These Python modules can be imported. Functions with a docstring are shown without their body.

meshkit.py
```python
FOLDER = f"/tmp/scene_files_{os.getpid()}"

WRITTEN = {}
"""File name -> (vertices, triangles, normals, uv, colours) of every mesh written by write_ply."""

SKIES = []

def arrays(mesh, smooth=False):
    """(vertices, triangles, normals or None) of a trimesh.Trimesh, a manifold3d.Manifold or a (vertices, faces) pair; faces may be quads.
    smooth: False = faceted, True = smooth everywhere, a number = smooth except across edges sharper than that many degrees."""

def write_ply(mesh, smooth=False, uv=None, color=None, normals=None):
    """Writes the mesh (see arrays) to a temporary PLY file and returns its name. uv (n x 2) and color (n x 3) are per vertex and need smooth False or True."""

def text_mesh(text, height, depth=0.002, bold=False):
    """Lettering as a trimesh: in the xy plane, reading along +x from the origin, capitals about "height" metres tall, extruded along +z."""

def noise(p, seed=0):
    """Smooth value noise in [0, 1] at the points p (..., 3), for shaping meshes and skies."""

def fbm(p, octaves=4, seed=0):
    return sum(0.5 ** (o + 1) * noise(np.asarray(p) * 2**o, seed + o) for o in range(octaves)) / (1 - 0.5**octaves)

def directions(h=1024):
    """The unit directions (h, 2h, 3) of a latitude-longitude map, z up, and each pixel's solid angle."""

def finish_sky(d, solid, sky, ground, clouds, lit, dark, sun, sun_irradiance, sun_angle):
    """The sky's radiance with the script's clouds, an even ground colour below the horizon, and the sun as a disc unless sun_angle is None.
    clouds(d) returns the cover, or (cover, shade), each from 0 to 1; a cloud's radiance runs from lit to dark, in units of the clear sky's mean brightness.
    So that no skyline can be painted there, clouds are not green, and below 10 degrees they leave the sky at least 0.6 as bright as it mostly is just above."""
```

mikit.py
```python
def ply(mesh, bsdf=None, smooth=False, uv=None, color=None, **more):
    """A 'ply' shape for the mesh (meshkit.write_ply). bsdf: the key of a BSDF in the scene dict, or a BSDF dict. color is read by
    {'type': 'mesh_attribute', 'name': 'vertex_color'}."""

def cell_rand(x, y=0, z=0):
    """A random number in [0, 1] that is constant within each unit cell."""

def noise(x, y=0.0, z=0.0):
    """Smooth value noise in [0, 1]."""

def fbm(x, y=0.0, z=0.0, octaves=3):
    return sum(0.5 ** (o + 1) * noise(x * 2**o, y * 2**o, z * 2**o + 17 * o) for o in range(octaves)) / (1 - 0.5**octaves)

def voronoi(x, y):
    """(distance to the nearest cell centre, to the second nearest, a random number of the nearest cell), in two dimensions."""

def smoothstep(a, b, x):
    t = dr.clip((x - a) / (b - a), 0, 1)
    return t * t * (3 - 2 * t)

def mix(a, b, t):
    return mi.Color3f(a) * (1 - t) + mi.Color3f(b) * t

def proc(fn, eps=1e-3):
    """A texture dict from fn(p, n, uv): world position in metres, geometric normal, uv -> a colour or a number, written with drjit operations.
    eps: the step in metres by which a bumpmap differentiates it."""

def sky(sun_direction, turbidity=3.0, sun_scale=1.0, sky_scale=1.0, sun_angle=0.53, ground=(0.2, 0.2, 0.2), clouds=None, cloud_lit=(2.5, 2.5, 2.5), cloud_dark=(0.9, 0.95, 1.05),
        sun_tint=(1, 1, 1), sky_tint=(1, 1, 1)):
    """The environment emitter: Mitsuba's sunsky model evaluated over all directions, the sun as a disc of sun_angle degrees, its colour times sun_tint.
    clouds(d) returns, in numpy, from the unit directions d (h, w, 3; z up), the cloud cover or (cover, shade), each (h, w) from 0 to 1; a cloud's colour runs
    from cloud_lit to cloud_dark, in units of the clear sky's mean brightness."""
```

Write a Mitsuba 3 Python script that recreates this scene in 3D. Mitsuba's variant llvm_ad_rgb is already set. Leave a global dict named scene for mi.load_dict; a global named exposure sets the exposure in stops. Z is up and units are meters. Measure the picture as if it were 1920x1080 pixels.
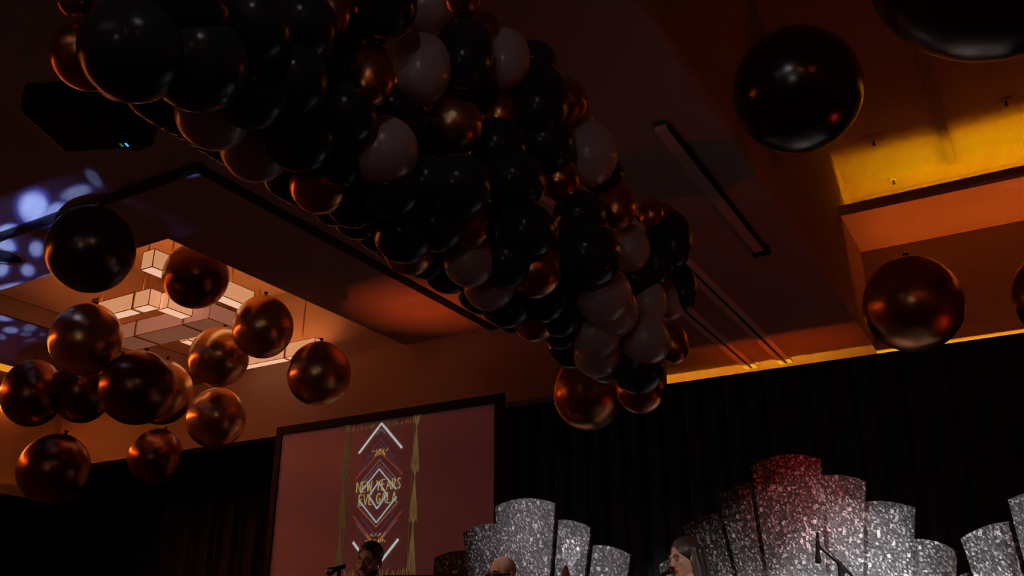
import math, random
import numpy as np, trimesh, manifold3d as m3
import mitsuba as mi, drjit as dr
import mikit, meshkit
from shapely.geometry import Polygon, box as sbox
T = mi.ScalarTransform4f
random.seed(7)
rng = np.random.default_rng(7)

# ------------------------------------------------------------------ camera, light, exposure
EYE = [0.0, 0.0, 1.5]
PITCH, YAW = 0.3779, 0.52717
FWD = [-math.sin(YAW) * math.cos(PITCH), math.cos(YAW) * math.cos(PITCH), math.sin(PITCH)]
exposure = 0.0
scene, labels = {}, {}
scene['camera'] = {'type': 'perspective', 'fov': 58.83, 'fov_axis': 'x', 'near_clip': 0.05, 'far_clip': 200.0,
                   'to_world': T().look_at(origin=EYE, target=[EYE[k] + FWD[k] for k in range(3)], up=[0, 0, 1])}

def rgb(r, g, b):
    return {'type': 'rgb', 'value': [r, g, b]}

def spot(name, at, to, col, cutoff, beam, up=(0, 0, 1), tex=None, weight=1.0):
    d = {'type': 'spot', 'to_world': T().look_at(origin=list(at), target=list(to), up=list(up)), 'intensity': rgb(*col),
         'cutoff_angle': float(cutoff), 'beam_width': float(beam), 'sampling_weight': float(weight)}
    if tex: d['texture'] = tex
    scene[name] = d

# stage lighting rig: front wash from the ceiling bars left and right of the room, red accent, orange ceiling spot, added face spots
spot('wash_right', (2.6, 0.6, 4.3), (-1.2, 6.6, 0.9), (290, 250, 236), 13, 3, weight=3)
spot('wash_left', (-3.9, 1.0, 4.4), (-3.35, 6.55, 2.3), (118, 103, 105), 9, 3, weight=3)
spot('wash_side', (5.5, 2.5, 4.2), (0.1, 6.6, 1.3), (255, 258, 260), 11, 4, weight=2)
spot('footlight_right', (-1.75, 5.0, 0.56), (-1.35, 6.5, 1.72), (75, 67, 66), 13, 5, weight=2)
spot('footlight_left', (-2.9, 4.9, 0.56), (-3.25, 6.5, 1.68), (70, 64, 66), 13, 4, weight=2)
spot('face_spot', (-4.6, 1.0, 4.0), (-2.2, 5.7, 1.95), (85, 66, 54), 4.5, 2)  # added only to brighten the singing woman's face
spot('face_spot_left', (-5.3, 1.0, 4.0), (-3.25, 5.4, 2.0), (30, 21, 16), 3.6, 2)  # added only to brighten the bald man's head
spot('face_spot_far', (-5.8, 1.3, 3.6), (-4.02, 5.0, 2.05), (6, 4.2, 3.4), 4, 2)  # faint extra spot, added for the bearded man's face
spot('drape_uplight', (0.3, 10.27, 0.5), (0.3, 9.95, 5.8), (80, 13, 1.6), 22, 14, up=(0, 1, 0), weight=6)
spot('red_accent', (1.2, 2.2, 4.2), (-1.40, 6.5, 2.45), (58, 2.0, 1.2), 5, 1)
spot('orange_uplight', (-5.0, 6.3, 0.6), (-4.9, 6.75, 4.6), (22, 2.6, 0.5), 12.5, 3, up=(0, 1, 0), weight=3)
spot('red_uplight', (2.6, 6.2, 0.6), (0.4, 6.6, 5.2), (4.5, 0.26, 0.10), 52, 12)
# blue gobo lamp: a moving head near the dance floor that throws soft dots of light slantwise at the ceiling
# each dot: its centre on the ceiling (x, y), the matrix that makes it a unit circle, its strength
DOTS = [
    (-6.236, 3.506, 4.638, 6.946, -1.606, 2.754, 1.0),
    (-6.795, 3.639, 5.795, 7.044, -0.16, 12.877, 0.8),
    (-6.764, 3.669, 21.59, 25.973, -0.324, 30.765, 1.3),
    (-7.131, 3.853, 5.903, 9.29, -2.106, 3.612, 0.85),
    (-6.918, 3.989, 8.698, 12.953, -2.568, 4.403, 0.5),
    (-7.562, 4.077, 6.433, 10.222, -2.0, 3.43, 0.75),
    (-7.408, 4.236, 7.045, 13.122, -5.587, 0.671, 0.55),
    (-8.026, 4.41, 3.031, 3.916, 0.032, 11.786, 0.7),
    (-6.186, 3.64, 4.743, 4.406, 1.279, 9.451, 0.55),
    (-5.742, 3.513, 4.842, 5.187, -0.561, 10.35, 0.2),
    (-5.436, 3.438, 14.367, 8.792, 2.369, 8.931, 0.07),
    (-4.785, 3.735, 7.393, 7.598, -5.788, 16.533, 0.05),
    (-7.422, 4.415, 5.241, 6.237, 0.063, 20.302, 0.25),
    (-8.789, 4.864, 4.411, 7.642, -6.861, 3.888, 0.75),
    (-9.069, 5.141, 5.941, 9.532, -4.343, 5.23, 0.6),
    (-8.837, 5.197, 7.089, 10.094, -2.058, 7.5, 0.32),
    (-9.047, 5.294, 7.76, 11.783, -4.779, 8.199, 0.2),
    (-9.373, 5.227, 8.499, 14.255, -5.495, 4.468, 0.4),
    (-9.208, 5.449, 7.343, 9.891, -1.438, 19.562, 0.1),
    (-8.907, 5.396, 13.75, 20.252, -7.144, 12.256, 0.12),
]
BIGBLACK = (-5.185, 3.353, 3.952)
GO, GT = np.array([-0.7, 0.2, 1.0]), np.array([-7.2, 4.2, 4.6])
GD = (GT - GO) / np.linalg.norm(GT - GO)
GL = np.cross([0, 0, 1.0], GD); GL /= np.linalg.norm(GL)
GU = np.cross(GD, GL)
GOf, GDf, GLf, GUf = (v.tolist() for v in (GO, GD, GL, GU))
GTAN = math.tan(math.radians(20))
VX, VY = (float(v) for v in (GO + (np.array(BIGBLACK) - GO) * (4.6 - GO[2]) / (BIGBLACK[2] - GO[2]))[:2])   # added stop that keeps the gobo light off the big black balloon
def gobo(p, n, uv):
    a, b = (2 * uv.x - 1) * GTAN, (2 * uv.y - 1) * GTAN
    w = [GDf[i] + GLf[i] * a + GUf[i] * b for i in range(3)]
    t = (4.6 - GOf[2]) / dr.maximum(w[2], 1e-3)
    x, y = GOf[0] + t * w[0], GOf[1] + t * w[1]
    core, halo = mi.Float(0.0), mi.Float(0.0)
    for cx, cy, m0, m1, m2, m3_, k in DOTS:
        q = dr.sqrt(dr.square(m0 * (x - cx) + m1 * (y - cy)) + dr.square(m2 * (x - cx) + m3_ * (y - cy)))
        core = dr.maximum(core, k * (1 - mikit.smoothstep(0.45, 1.0, q)))
        halo = dr.maximum(halo, k * (1 - mikit.smoothstep(0.75, 1.3, q)))
    near = (1 - mikit.smoothstep(4.41, 4.45, y)) * mikit.smoothstep(3.24, 3.36, y) * (1 - mikit.smoothstep(-4.8, -4.3, x))
    far = (1 - mikit.smoothstep(-8.74, -8.69, x)) * (1 - mikit.smoothstep(5.7, 6.0, y))
    veil = 1 - mikit.smoothstep(-6.2, -5.3, x)
    veil *= mikit.smoothstep(0.55, 0.75, dr.sqrt(dr.square(x - VX) + dr.square((y - VY) * 1.3)))
    return (mi.Color3f(0.22, 0.36, 0.66) * core + mi.Color3f(0.02, 0.035, 0.26) * halo + mi.Color3f(0.007, 0.0065, 0.028) * veil) * dr.maximum(near, far)
spot('gobo_lamp', GO, GT, (1150, 1150, 1150), 20, 19.8, tex=mikit.proc(gobo), weight=5)
AMBER = (1.0, 0.40, 0.005)

# ------------------------------------------------------------------ materials
def diff(*c):
    return {'type': 'twosided', 'bsdf': {'type': 'diffuse', 'reflectance': rgb(*c)}}
def prin(c, rough, metal=0.0, **k):
    return {'type': 'twosided', 'bsdf': {'type': 'principled', 'base_color': rgb(*c), 'roughness': rough, 'metallic': metal, **k}}
scene['m_ceiling'] = diff(.46, .37, .33)
scene['m_lantern_recess'] = diff(.40, .31, .27)
scene['m_recess'] = diff(.34, .26, .20)
scene['m_wall'] = diff(.36, .30, .25)
scene['m_header'] = diff(.42, .33, .30)
scene['m_side_wall'] = diff(.62, .50, .40)
scene['m_floor'] = {'type': 'twosided', 'bsdf': {'type': 'diffuse', 'reflectance': mikit.proc(lambda p, n, uv: mikit.mix((.05, .03, .03), (.09, .06, .05), mikit.fbm(p.x * 3, p.y * 3, 0.0)))}}
scene['m_stage'] = prin((.03, .03, .032), .5)
scene['m_black'] = prin((.012, .012, .012), .6, 0.0, specular=.12)
scene['m_curtain'] = {'type': 'twosided', 'bsdf': {'type': 'diffuse', 'reflectance': mikit.proc(lambda p, n, uv: mi.Color3f(.055, .062, .080) * (.7 + .6 * mikit.fbm(p.x * 40, p.z * 6, p.y * 40)))}}
scene['m_screen'] = diff(.74, .58, .72)
scene['m_paper'] = diff(.5, .4, .35)
scene['m_gold_trim'] = prin((.55, .34, .14), .4, .8)
scene['m_rail'] = diff(.92, .84, .80)
scene['m_bar'] = diff(.66, .50, .46)
scene['m_bracket'] = diff(.25, .2, .18)
scene['m_copper'] = prin((.62, .25, .10), .25, 1.0)
scene['m_gold'] = prin((.80, .49, .22), .26, 1.0)
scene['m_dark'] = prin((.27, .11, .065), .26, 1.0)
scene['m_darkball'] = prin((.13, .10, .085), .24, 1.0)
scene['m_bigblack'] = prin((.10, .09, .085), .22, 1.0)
scene['m_blacklatex'] = prin((.030, .033, .042), .20, 0.0, specular=.24)
scene['m_whitelatex'] = prin((.50, .42, .43), .24, 0.0, specular=.5)
scene['m_knot'] = prin((.05, .03, .02), .5)
scene['m_tag'] = prin((.55, .25, .12), .5)
def glitter(p, n, uv):
    a = mikit.cell_rand(dr.floor((p.x + .35 * p.z) / .010), dr.floor(p.z / .014), 3)
    b = mikit.cell_rand(dr.floor((p.x - .2 * p.z) / .006), dr.floor(p.z / .007), 5)
    c = mikit.cell_rand(dr.floor(p.x / .021 + .2), dr.floor(p.z / .026), 9)
    v = .015 + .12 * b + .70 * dr.power(a, 7.0) + 1.3 * mikit.smoothstep(.955, .99, c) * b
    v *= .65 + .7 * mikit.fbm(p.x * 3.0, p.z * 3.0, 1.0)
    return mikit.mix((.95, .90, .90), (.88, .92, 1.0), b) * dr.minimum(v, 1.0)
scene['m_glitter'] = {'type': 'twosided', 'bsdf': {'type': 'diffuse', 'reflectance': mikit.proc(glitter)}}
scene['m_skin'] = prin((.52, .29, .20), .5)
scene['m_skin_dark'] = prin((.42, .22, .15), .5)
scene['m_hair'] = prin((.014, .011, .010), .4)
scene['m_lip'] = prin((.42, .03, .035), .4)
scene['m_cloth'] = prin((.02, .018, .02), .7)
scene['m_suit'] = prin((.03, .03, .035), .7)
scene['m_metal'] = prin((.55, .53, .5), .3, 1.0)
scene['m_wood'] = prin((.35, .2, .07), .4)

# ------------------------------------------------------------------ helpers
def add(key, mesh, bsdf, smooth=False, emit=None, weight=1.0, **k):
    base, n = key, 0
    while key in scene:
        n += 1
        key = f'{base}_{n:03d}'
    d = mikit.ply(mesh, bsdf, smooth=smooth, **k)
    if emit is not None:
        d['emitter'] = {'type': 'area', 'sampling_weight': float(weight), 'radiance': emit if isinstance(emit, dict) else rgb(*emit)}
    scene[key] = d
    return key
def thing(base):
    n, key = 0, base
    while key in labels or any(k.startswith(key + '__') for k in scene):
        n += 1
        key = f'{base}_{n:03d}'
    return key
def tag(key, label, cat, group=None):
    labels[key] = {'label': label, 'category': cat}
    if group: labels[key]['group'] = group
def struct(key):
    labels[key] = {'kind': 'structure'}
def bx(x0, x1, y0, y1, z0, z1):
    m = trimesh.creation.box((abs(x1 - x0), abs(y1 - y0), abs(z1 - z0)))
    m.apply_translation(((x0 + x1) / 2, (y0 + y1) / 2, (z0 + z1) / 2))
    return m
def cat(*ms):
    return trimesh.util.concatenate(list(ms))
def tube(pts, r, sides=10):
    v, f = [], []
    pts = [np.array(p, float) for p in pts]
    rs = r if hasattr(r, '__len__') else [r] * len(pts)
    for i, p in enumerate(pts):
        t = pts[min(i + 1, len(pts) - 1)] - pts[max(i - 1, 0)]
        t /= np.linalg.norm(t)
        a = np.cross(t, [0, 0, 1] if abs(t[2]) < .9 else [1, 0, 0]); a /= np.linalg.norm(a)
        b = np.cross(t, a)
        for k in range(sides):
            w = 2 * math.pi * k / sides
            v.append(p + rs[i] * (math.cos(w) * a + math.sin(w) * b))
    n = len(pts)
    for i in range(n - 1):
        for k in range(sides):
            a, b = i * sides + k, i * sides + (k + 1) % sides
            f += [(a, b, b + sides), (a, b + sides, a + sides)]
    v += [pts[0], pts[-1]]
    for k in range(sides):
        f += [(n * sides, (k + 1) % sides, k), (n * sides + 1, (n - 1) * sides + k, (n - 1) * sides + (k + 1) % sides)]
    m = trimesh.Trimesh(np.array(v), np.array(f), process=False)
    if m.volume < 0: m.invert()
    return m
def extr_xy(poly, z0, z1):
    m = trimesh.creation.extrude_polygon(poly, z1 - z0, engine='earcut')
    m.apply_translation((0, 0, z0))
    return m
def extr_xz(poly, y0, y1):
    """polygon in (x, z), from y0 to y1"""
    m = trimesh.creation.extrude_polygon(poly, y1 - y0, engine='earcut')
    v = m.vertices.copy()
    m.vertices = np.stack([v[:, 0], y1 - v[:, 2], v[:, 1]], 1)
    if m.volume < 0: m.invert()
    return m
def bar_xz(a, b, w, y0, y1):
    a, b = np.array(a, float), np.array(b, float)
    t = (b - a) / np.linalg.norm(b - a); n = np.array([-t[1], t[0]]) * w / 2
    return extr_xz(Polygon([a + n, b + n, b - n, a - n]), y0, y1)

# ------------------------------------------------------------------ the room
H = 4.6
XL, XR, YN, YB = -11.7, 7.0, -8.0, 10.75
LC = (-8.67, -5.8, 4.4, 7.62)          # lantern recess in the ceiling
RC = (-1.36, 5.2, 3.2, 10.43)          # golden recess on the right
XS = -17.5                              # the stage side reaches further left than the bay of the room
poly = sbox(XL, YN, XR, YB).union(sbox(XS, 7.62, XR, YB)).difference(sbox(LC[0], LC[2], LC[1], LC[3])).difference(sbox(RC[0], RC[2], RC[1], RC[3]))
BC = (-4.6, 1.0, -6.5, -1.5)           # recess behind the camera
poly = poly.difference(sbox(BC[0], BC[2], BC[1], BC[3]))
add('ceiling', extr_xy(poly, H, H + .12), 'm_ceiling'); struct('ceiling')
def recess(b, top, name='recess_wall', mat='m_ceiling'):
    x0, x1, y0, y1 = b
    z0, t = H, .08
    add('ceiling__' + name, bx(x0 - t, x0, y0 - t, y1 + t, z0 + .005, top), mat)
    add('ceiling__' + name, bx(x1, x1 + t, y0 - t, y1 + t, z0 + .005, top), mat)
    add('ceiling__' + name, bx(x0, x1, y0 - t, y0, z0 + .005, top), mat)
    add('ceiling__' + name, bx(x0, x1, y1, y1 + t, z0 + .005, top), mat)
    add('ceiling__recess_top', bx(x0 - t, x1 + t, y0 - t, y1 + t, top, top + .1), mat)
recess(LC, 5.58, mat='m_lantern_recess')
recess(RC, 6.50, mat='m_recess')
recess(BC, 5.6)
# seam moulding on the left wall of the lantern recess and a joint in it
add('ceiling__recess_moulding', bx(LC[0], LC[0] + .012, LC[2], LC[3], 4.79, 4.81), 'm_ceiling')
# ledge of the golden recess with the hidden lamp strip behind its lip
add('ceiling__cove_ledge', cat(bx(RC[0], RC[1], 9.26, RC[3], 5.80, 5.86), bx(RC[0], RC[1], 9.24, 9.29, 5.80, 5.88), bx(RC[0], RC[1], 9.870, 9.876, 5.86, 5.893)), 'm_recess')  # the thin inner upright is an added baffle, unseen, cutting the strip's light
add('ceiling__light_strip', bx(RC[0] + .05, RC[1] - .05, 9.90, 9.908, 5.862, 5.868), 'm_black', emit=tuple(570 * c for c in (1, .35, .003)), weight=12)
add('wall_header', bx(XL, -2.87, 7.62, 7.80, 3.785, H + .004), 'm_header'); struct('wall_header')
add('wall_back', bx(XS, XR, YB - .05, YB + .1, 0, H), 'm_wall'); struct('wall_back')
add('wall_left', cat(bx(XL - .1, XL, YN, 6.4, 0, 3.36), bx(XL - .1, XL, YN, 7.62, 3.36, H)), 'm_side_wall'); struct('wall_left')
add('wall_stage_side', cat(bx(XS - .1, XS, 7.52, YB, 0, H), bx(XS, XL, 7.52, 7.62, 3.785, H)), 'm_wall'); struct('wall_stage_side')
add('wall_right', bx(XR, XR + .1, YN, YB, 0, H), 'm_wall'); struct('wall_right')
add('wall_front', bx(XL, XR, YN - .1, YN, 0, H), 'm_wall'); struct('wall_front')
add('wall_left__ledge', bx(XL, XL + .14, YN, 7.6, 3.34, 3.47), 'm_header')
add('floor', extr_xy(sbox(XL, YN, XR, YB).union(sbox(XS, 7.62, XR, YB)), -.1, 0), 'm_floor'); struct('floor')
add('floor__stage_platform', bx(-8.6, 2.5, 4.4, 9.2, 0.001, .5), 'm_stage')
# amber slot light along the left edge of the ceiling
add('ceiling__light_strip', bx(-10.54, -10.30, -1, 7.4, H - .012, H - .002), 'm_black', emit=tuple(.68 * c for c in (1, .40, .02)), weight=.8)
add('wall_left__light_strip', bx(XL + .005, XL + .035, -1, 7.0, 4.50, 4.53), 'm_black', emit=tuple(62 * c for c in (1, .20, .03)), weight=4)
# glow slot between the drapes and the back wall
add('wall_back__light_lip', bx(-12, -1.42, 10.37, 10.38, 3.4, 4.12), 'm_black')
add('wall_back__light_strip', bx(-9, -1.45, 10.56, 10.58, 3.60, 3.62), 'm_black', emit=tuple(300 * c for c in (1, .23, .010)), weight=9)
add('wall_back__light_strip', bx(-3.0, -1.45, 9.72, 9.75, 4.10, 4.12), 'm_black', emit=tuple(9 * c for c in (1, .08, .006)), weight=2)
add('ceiling__light_strip', bx(-1.36, 4.6, 10.46, 10.60, H - .012, H - .002), 'm_black', emit=tuple(.75 * c for c in (1, .42, .006)), weight=1)  # glowing slab put in for the lit ceiling strip, not a lamp
# partition tracks in the ceiling: a black L and two double rails
add('trim_1', cat(bx(-11, -4.61, 3.635, 3.725, H - .022, H - .002), bx(-4.705, -4.615, 3.72, 7.615, H - .022, H - .002)), 'm_black'); struct('trim_1')
for i, x in enumerate((-2.34, -2.75)):
    k = f'trim_{i + 2}'
    add(k, cat(bx(x - .075, x - .018, 4.6, 10.38, H - .018, H - .001), bx(x + .018, x + .075, 4.6, 10.38, H - .018, H - .001)), 'm_rail'); struct(k)
    add(k + '__track_slot', bx(x - .018, x + .018, 4.6, 10.38, H - .006, H - .001), 'm_black')

# ------------------------------------------------------------------ ceiling fittings
k = thing('ceiling_rail')
add(k + '__bar', bx(-1.72, -1.64, 4.75, 6.92, H - .07, H - .03), 'm_bar')
add(k + '__slot', bx(-1.64, -1.615, 4.75, 6.92, H - .06, H - .03), 'm_black')
add(k + '__end_cap', bx(-1.74, -1.60, 6.92, 6.99, H - .085, H - .02), 'm_black')
for y in (5.0, 5.9, 6.7):
    add(k + '__hanger', bx(-1.69, -1.67, y - .01, y + .01, H - .03, H), 'm_black')
tag(k, 'slim rail with a black end cap on the dark ceiling left of the golden recess', 'rail')
k = thing('track_rail')
add(k + '__bar', bx(-.29, -.19, 3.4, 10.04, 6.455, 6.498), 'm_bracket')
add(k + '__screw', trimesh.creation.cylinder(.012, .01, transform=trimesh.transformations.translation_matrix((-.24, 9.2, 6.452))), 'm_metal')
tag(k, 'brown flat rail running across the top of the golden ceiling recess', 'rail')
def sprinkler(x, y, z, r, label):
    k = thing('ceiling_sprinkler')
    plate = trimesh.creation.revolve(np.array([[0, 0], [r, 0], [r, -.006], [r * .8, -.014], [r * .3, -.018], [0, -.018]]), sections=28)
    plate.apply_translation((x, y, z - .001))
    if plate.volume < 0: plate.invert()
    add(k + '__cover_plate', plate, 'm_ceiling', smooth=40)
    head = trimesh.creation.revolve(np.array([[0, 0], [.012, 0], [.012, -.02], [.004, -.022], [.004, -.035], [.02, -.038], [.02, -.042], [0, -.042]]), sections=16)
    head.apply_translation((x, y, z - .018))
    if head.volume < 0: head.invert()
    add(k + '__head', head, 'm_black', smooth=30)
    tag(k, label, 'sprinkler')
sprinkler(-.90, 9.15, 6.5, .15, 'round sprinkler plate on the recess ceiling beside the large black balloon')
sprinkler(.36, 9.0, 6.5, .06, 'small dark sprinkler near the right edge of the golden recess')
sprinkler(-.86, 10.16, 6.5, .05, 'tiny sprinkler in the brightest golden part of the right recess')
k = thing('ceiling_downlight')
ring = trimesh.creation.annulus(.14, .17, .02); ring.apply_translation((-7.27, 3.93, H - .012))
add(k + '__trim_ring', ring, 'm_metal', smooth=30)
add(k + '__recess', trimesh.creation.cylinder(.14, .01, transform=trimesh.transformations.translation_matrix((-7.27, 3.93, H - .007))), 'm_black')
tag(k, 'round recessed downlight on the ceiling among the blue light dots', 'downlight')

# hung projector at the upper left
k = thing('ceiling_projector')
pj = T().translate([-3.30, 2.02, 3.66]).rotate([0, 0, 1], 24)
M = np.array(pj.matrix)
def pm(m):
    m.apply_transform(M); return m
def rounded(sx, sy, sz, r):
    h = m3.Manifold.batch_hull([m3.Manifold.sphere(r, 16).translate((a * (sx / 2 - r), b * (sy / 2 - r), c * (sz / 2 - r))) for a in (-1, 1) for b in (-1, 1) for c in (-1, 1)]).to_mesh()
    return trimesh.Trimesh(h.vert_properties[:, :3], h.tri_verts, process=False)
add(k + '__housing', pm(rounded(.44, .36, .15, .03)), 'm_black', smooth=35)
lens = trimesh.creation.cylinder(.05, .06); lens.apply_transform(trimesh.transformations.rotation_matrix(math.pi / 2, (1, 0, 0))); lens.apply_translation((.1, .2, 0))
add(k + '__lens', pm(lens), 'm_blacklatex', smooth=30)
pole = trimesh.creation.cylinder(.02, .9); pole.apply_translation((0, 0, .52))
add(k + '__ceiling_pole', pm(pole), 'm_black', smooth=30)
for dx, c in ((.105, (.10, .50, 1.8)), (.08, (.03, .12, .035))):
    add(k + '__indicator_light', pm(bx(dx, dx + .007, .115, .140, -.079, -.074)), 'm_black', emit=c, weight=.01)
tag(k, 'black ceiling projector at upper left with a tiny blue indicator light', 'projector')

# lantern chandelier in the left recess
k = thing('lantern_chandelier')
def lantern(x0, x1, y0, y1, z0, z1, side, bottom, bands=()):
    m = bx(x0, x1, y0, y1, z0, z1)
    v = m.vertices[m.faces].reshape(-1, 3); f = np.arange(len(v)).reshape(-1, 3)
    nz = np.repeat(m.face_normals[:, 2], 3)[:, None]
    c = np.where(nz < -.5, np.array(bottom), np.where(nz > .5, np.array(bottom) * np.array([16, 8, 3.0]), np.array(side)))  # unseen top faces glow far stronger, added to light the recess
    key = add(k + '__lantern_box', trimesh.Trimesh(v, f, process=False), 'm_screen', color=c, emit={'type': 'mesh_attribute', 'name': 'vertex_color'})
    e, fr = .003, []
    for a in (x0, x1):
        for b in (y0, y1):
            fr.append(bx(a - e, a + e, b - e, b + e, z0 - e, z1 + e))
    for z in (z0, z1):
        for a in (x0, x1): fr.append(bx(a - e, a + e, y0, y1, z - e, z + e))
        for b in (y0, y1): fr.append(bx(x0, x1, b - e, b + e, z - e, z + e))
    add(key + '__edge_frame', cat(*fr), 'm_gold_trim')
    for ax, q in bands:
        g, w = .012, .010
        if ax == 'x': add(key + '__gold_band', cat(bx(q - w, q + w, y0 - g, y0, z0 - g, z1 + g), bx(q - w, q + w, y1, y1 + g, z0 - g, z1 + g), bx(q - w, q + w, y0, y1, z0 - g, z0), bx(q - w, q + w, y0, y1, z1, z1 + g)), 'm_gold_trim')
        else: add(key + '__gold_band', cat(bx(x0 - g, x0, q - w, q + w, z0 - g, z1 + g), bx(x1, x1 + g, q - w, q + w, z0 - g, z1 + g), bx(x0, x1, q - w, q + w, z0 - g, z0), bx(x0, x1, q - w, q + w, z1, z1 + g)), 'm_gold_trim')
    for wx, wy in (((x0 + x1) / 2 - .3 * (x1 - x0) * (x1 - x0 > .5), (y0 + y1) / 2 - .3 * (y1 - y0) * (y1 - y0 > .5)), ((x0 + x1) / 2 + .3 * (x1 - x0) * (x1 - x0 > .5), (y0 + y1) / 2 + .3 * (y1 - y0) * (y1 - y0 > .5)))[:2 if max(x1 - x0, y1 - y0) > .5 else 1]:
        add(key + '__suspension_rod', bx(wx - .006, wx + .006, wy - .006, wy + .006, z1, 5.578), 'm_gold_trim')
SB, BB = (.54, .25, .115), (.84, .49, .32)
SD, BD = (.17, .070, .042), (.13, .048, .027)
lantern(-6.54, -6.39, 4.73, 5.93, 4.6, 4.77, SB, BB, [('y', 5.3)])
lantern(-8.25, -7.195, 5.35, 5.48, 4.6, 4.77, SB, BB, [('x', -7.42)])
lantern(-7.25, -7.10, 5.50, 5.80, 4.6, 4.77, SB, BB)
lantern(-8.55, -6.99, 5.92, 6.26, 4.6, 4.77, SD, BD, [('x', -8.1), ('x', -7.36)])
lantern(-7.85, -7.72, 6.30, 6.75, 4.6, 4.77, SB, BB)
lantern(-8.1, -6.83, 7.31, 7.43, 4.6, 4.77, SB, BB, [('x', -7.27)])
tag(k, 'chandelier of glowing pinkish white lantern boxes in the left ceiling recess', 'chandelier')
k = thing('lantern_chandelier')           # unseen lanterns, added as cool fill light behind the camera
SW, BW = (.26, .32, .45), (.36, .43, .62)
lantern(-3.3, -3.1, -5.2, -2.9, 4.6, 4.77, SW, BW)
lantern(-2.9, -0.9, -3.3, -3.1, 4.6, 4.77, SW, BW)
lantern(-2.6, -0.6, -4.8, -4.6, 4.6, 4.77, SW, BW)
tag(k, 'unseen fill light built as lantern boxes, added behind the camera', 'chandelier')

# ------------------------------------------------------------------ stage: screen, drapes, glitter panels
k = thing('projection_screen')
SX0, SX1, SZ0, SZ1 = -7.358, -4.394, 1.72, 3.813
add(k + '__frame', extr_xz(Polygon([(SX0, SZ0), (SX1, SZ0), (SX1, SZ1), (SX0, SZ1)], [[(SX0 + .08, SZ0 + .09), (SX1 - .1, SZ0 + .09), (SX1 - .1, SZ1 - .09), (SX0 + .08, SZ1 - .09)]]), 7.38, 7.42), 'm_black')
add(k + '__screen_sheet', bx(SX0 + .05, SX1 - .05, 7.402, 7.412, SZ0 + .05, SZ1 - .05), 'm_screen',
    emit=(.0040, .0016, .0034), weight=.1)
for x in (SX0 + .3, SX1 - .3):
    add(k + '__leg', cat(bx(x - .025, x + .025, 7.425, 7.46, .5, SZ1 - .2), bx(x - .025, x + .025, 7.15, 7.6, .5, .54)), 'm_black')
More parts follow.
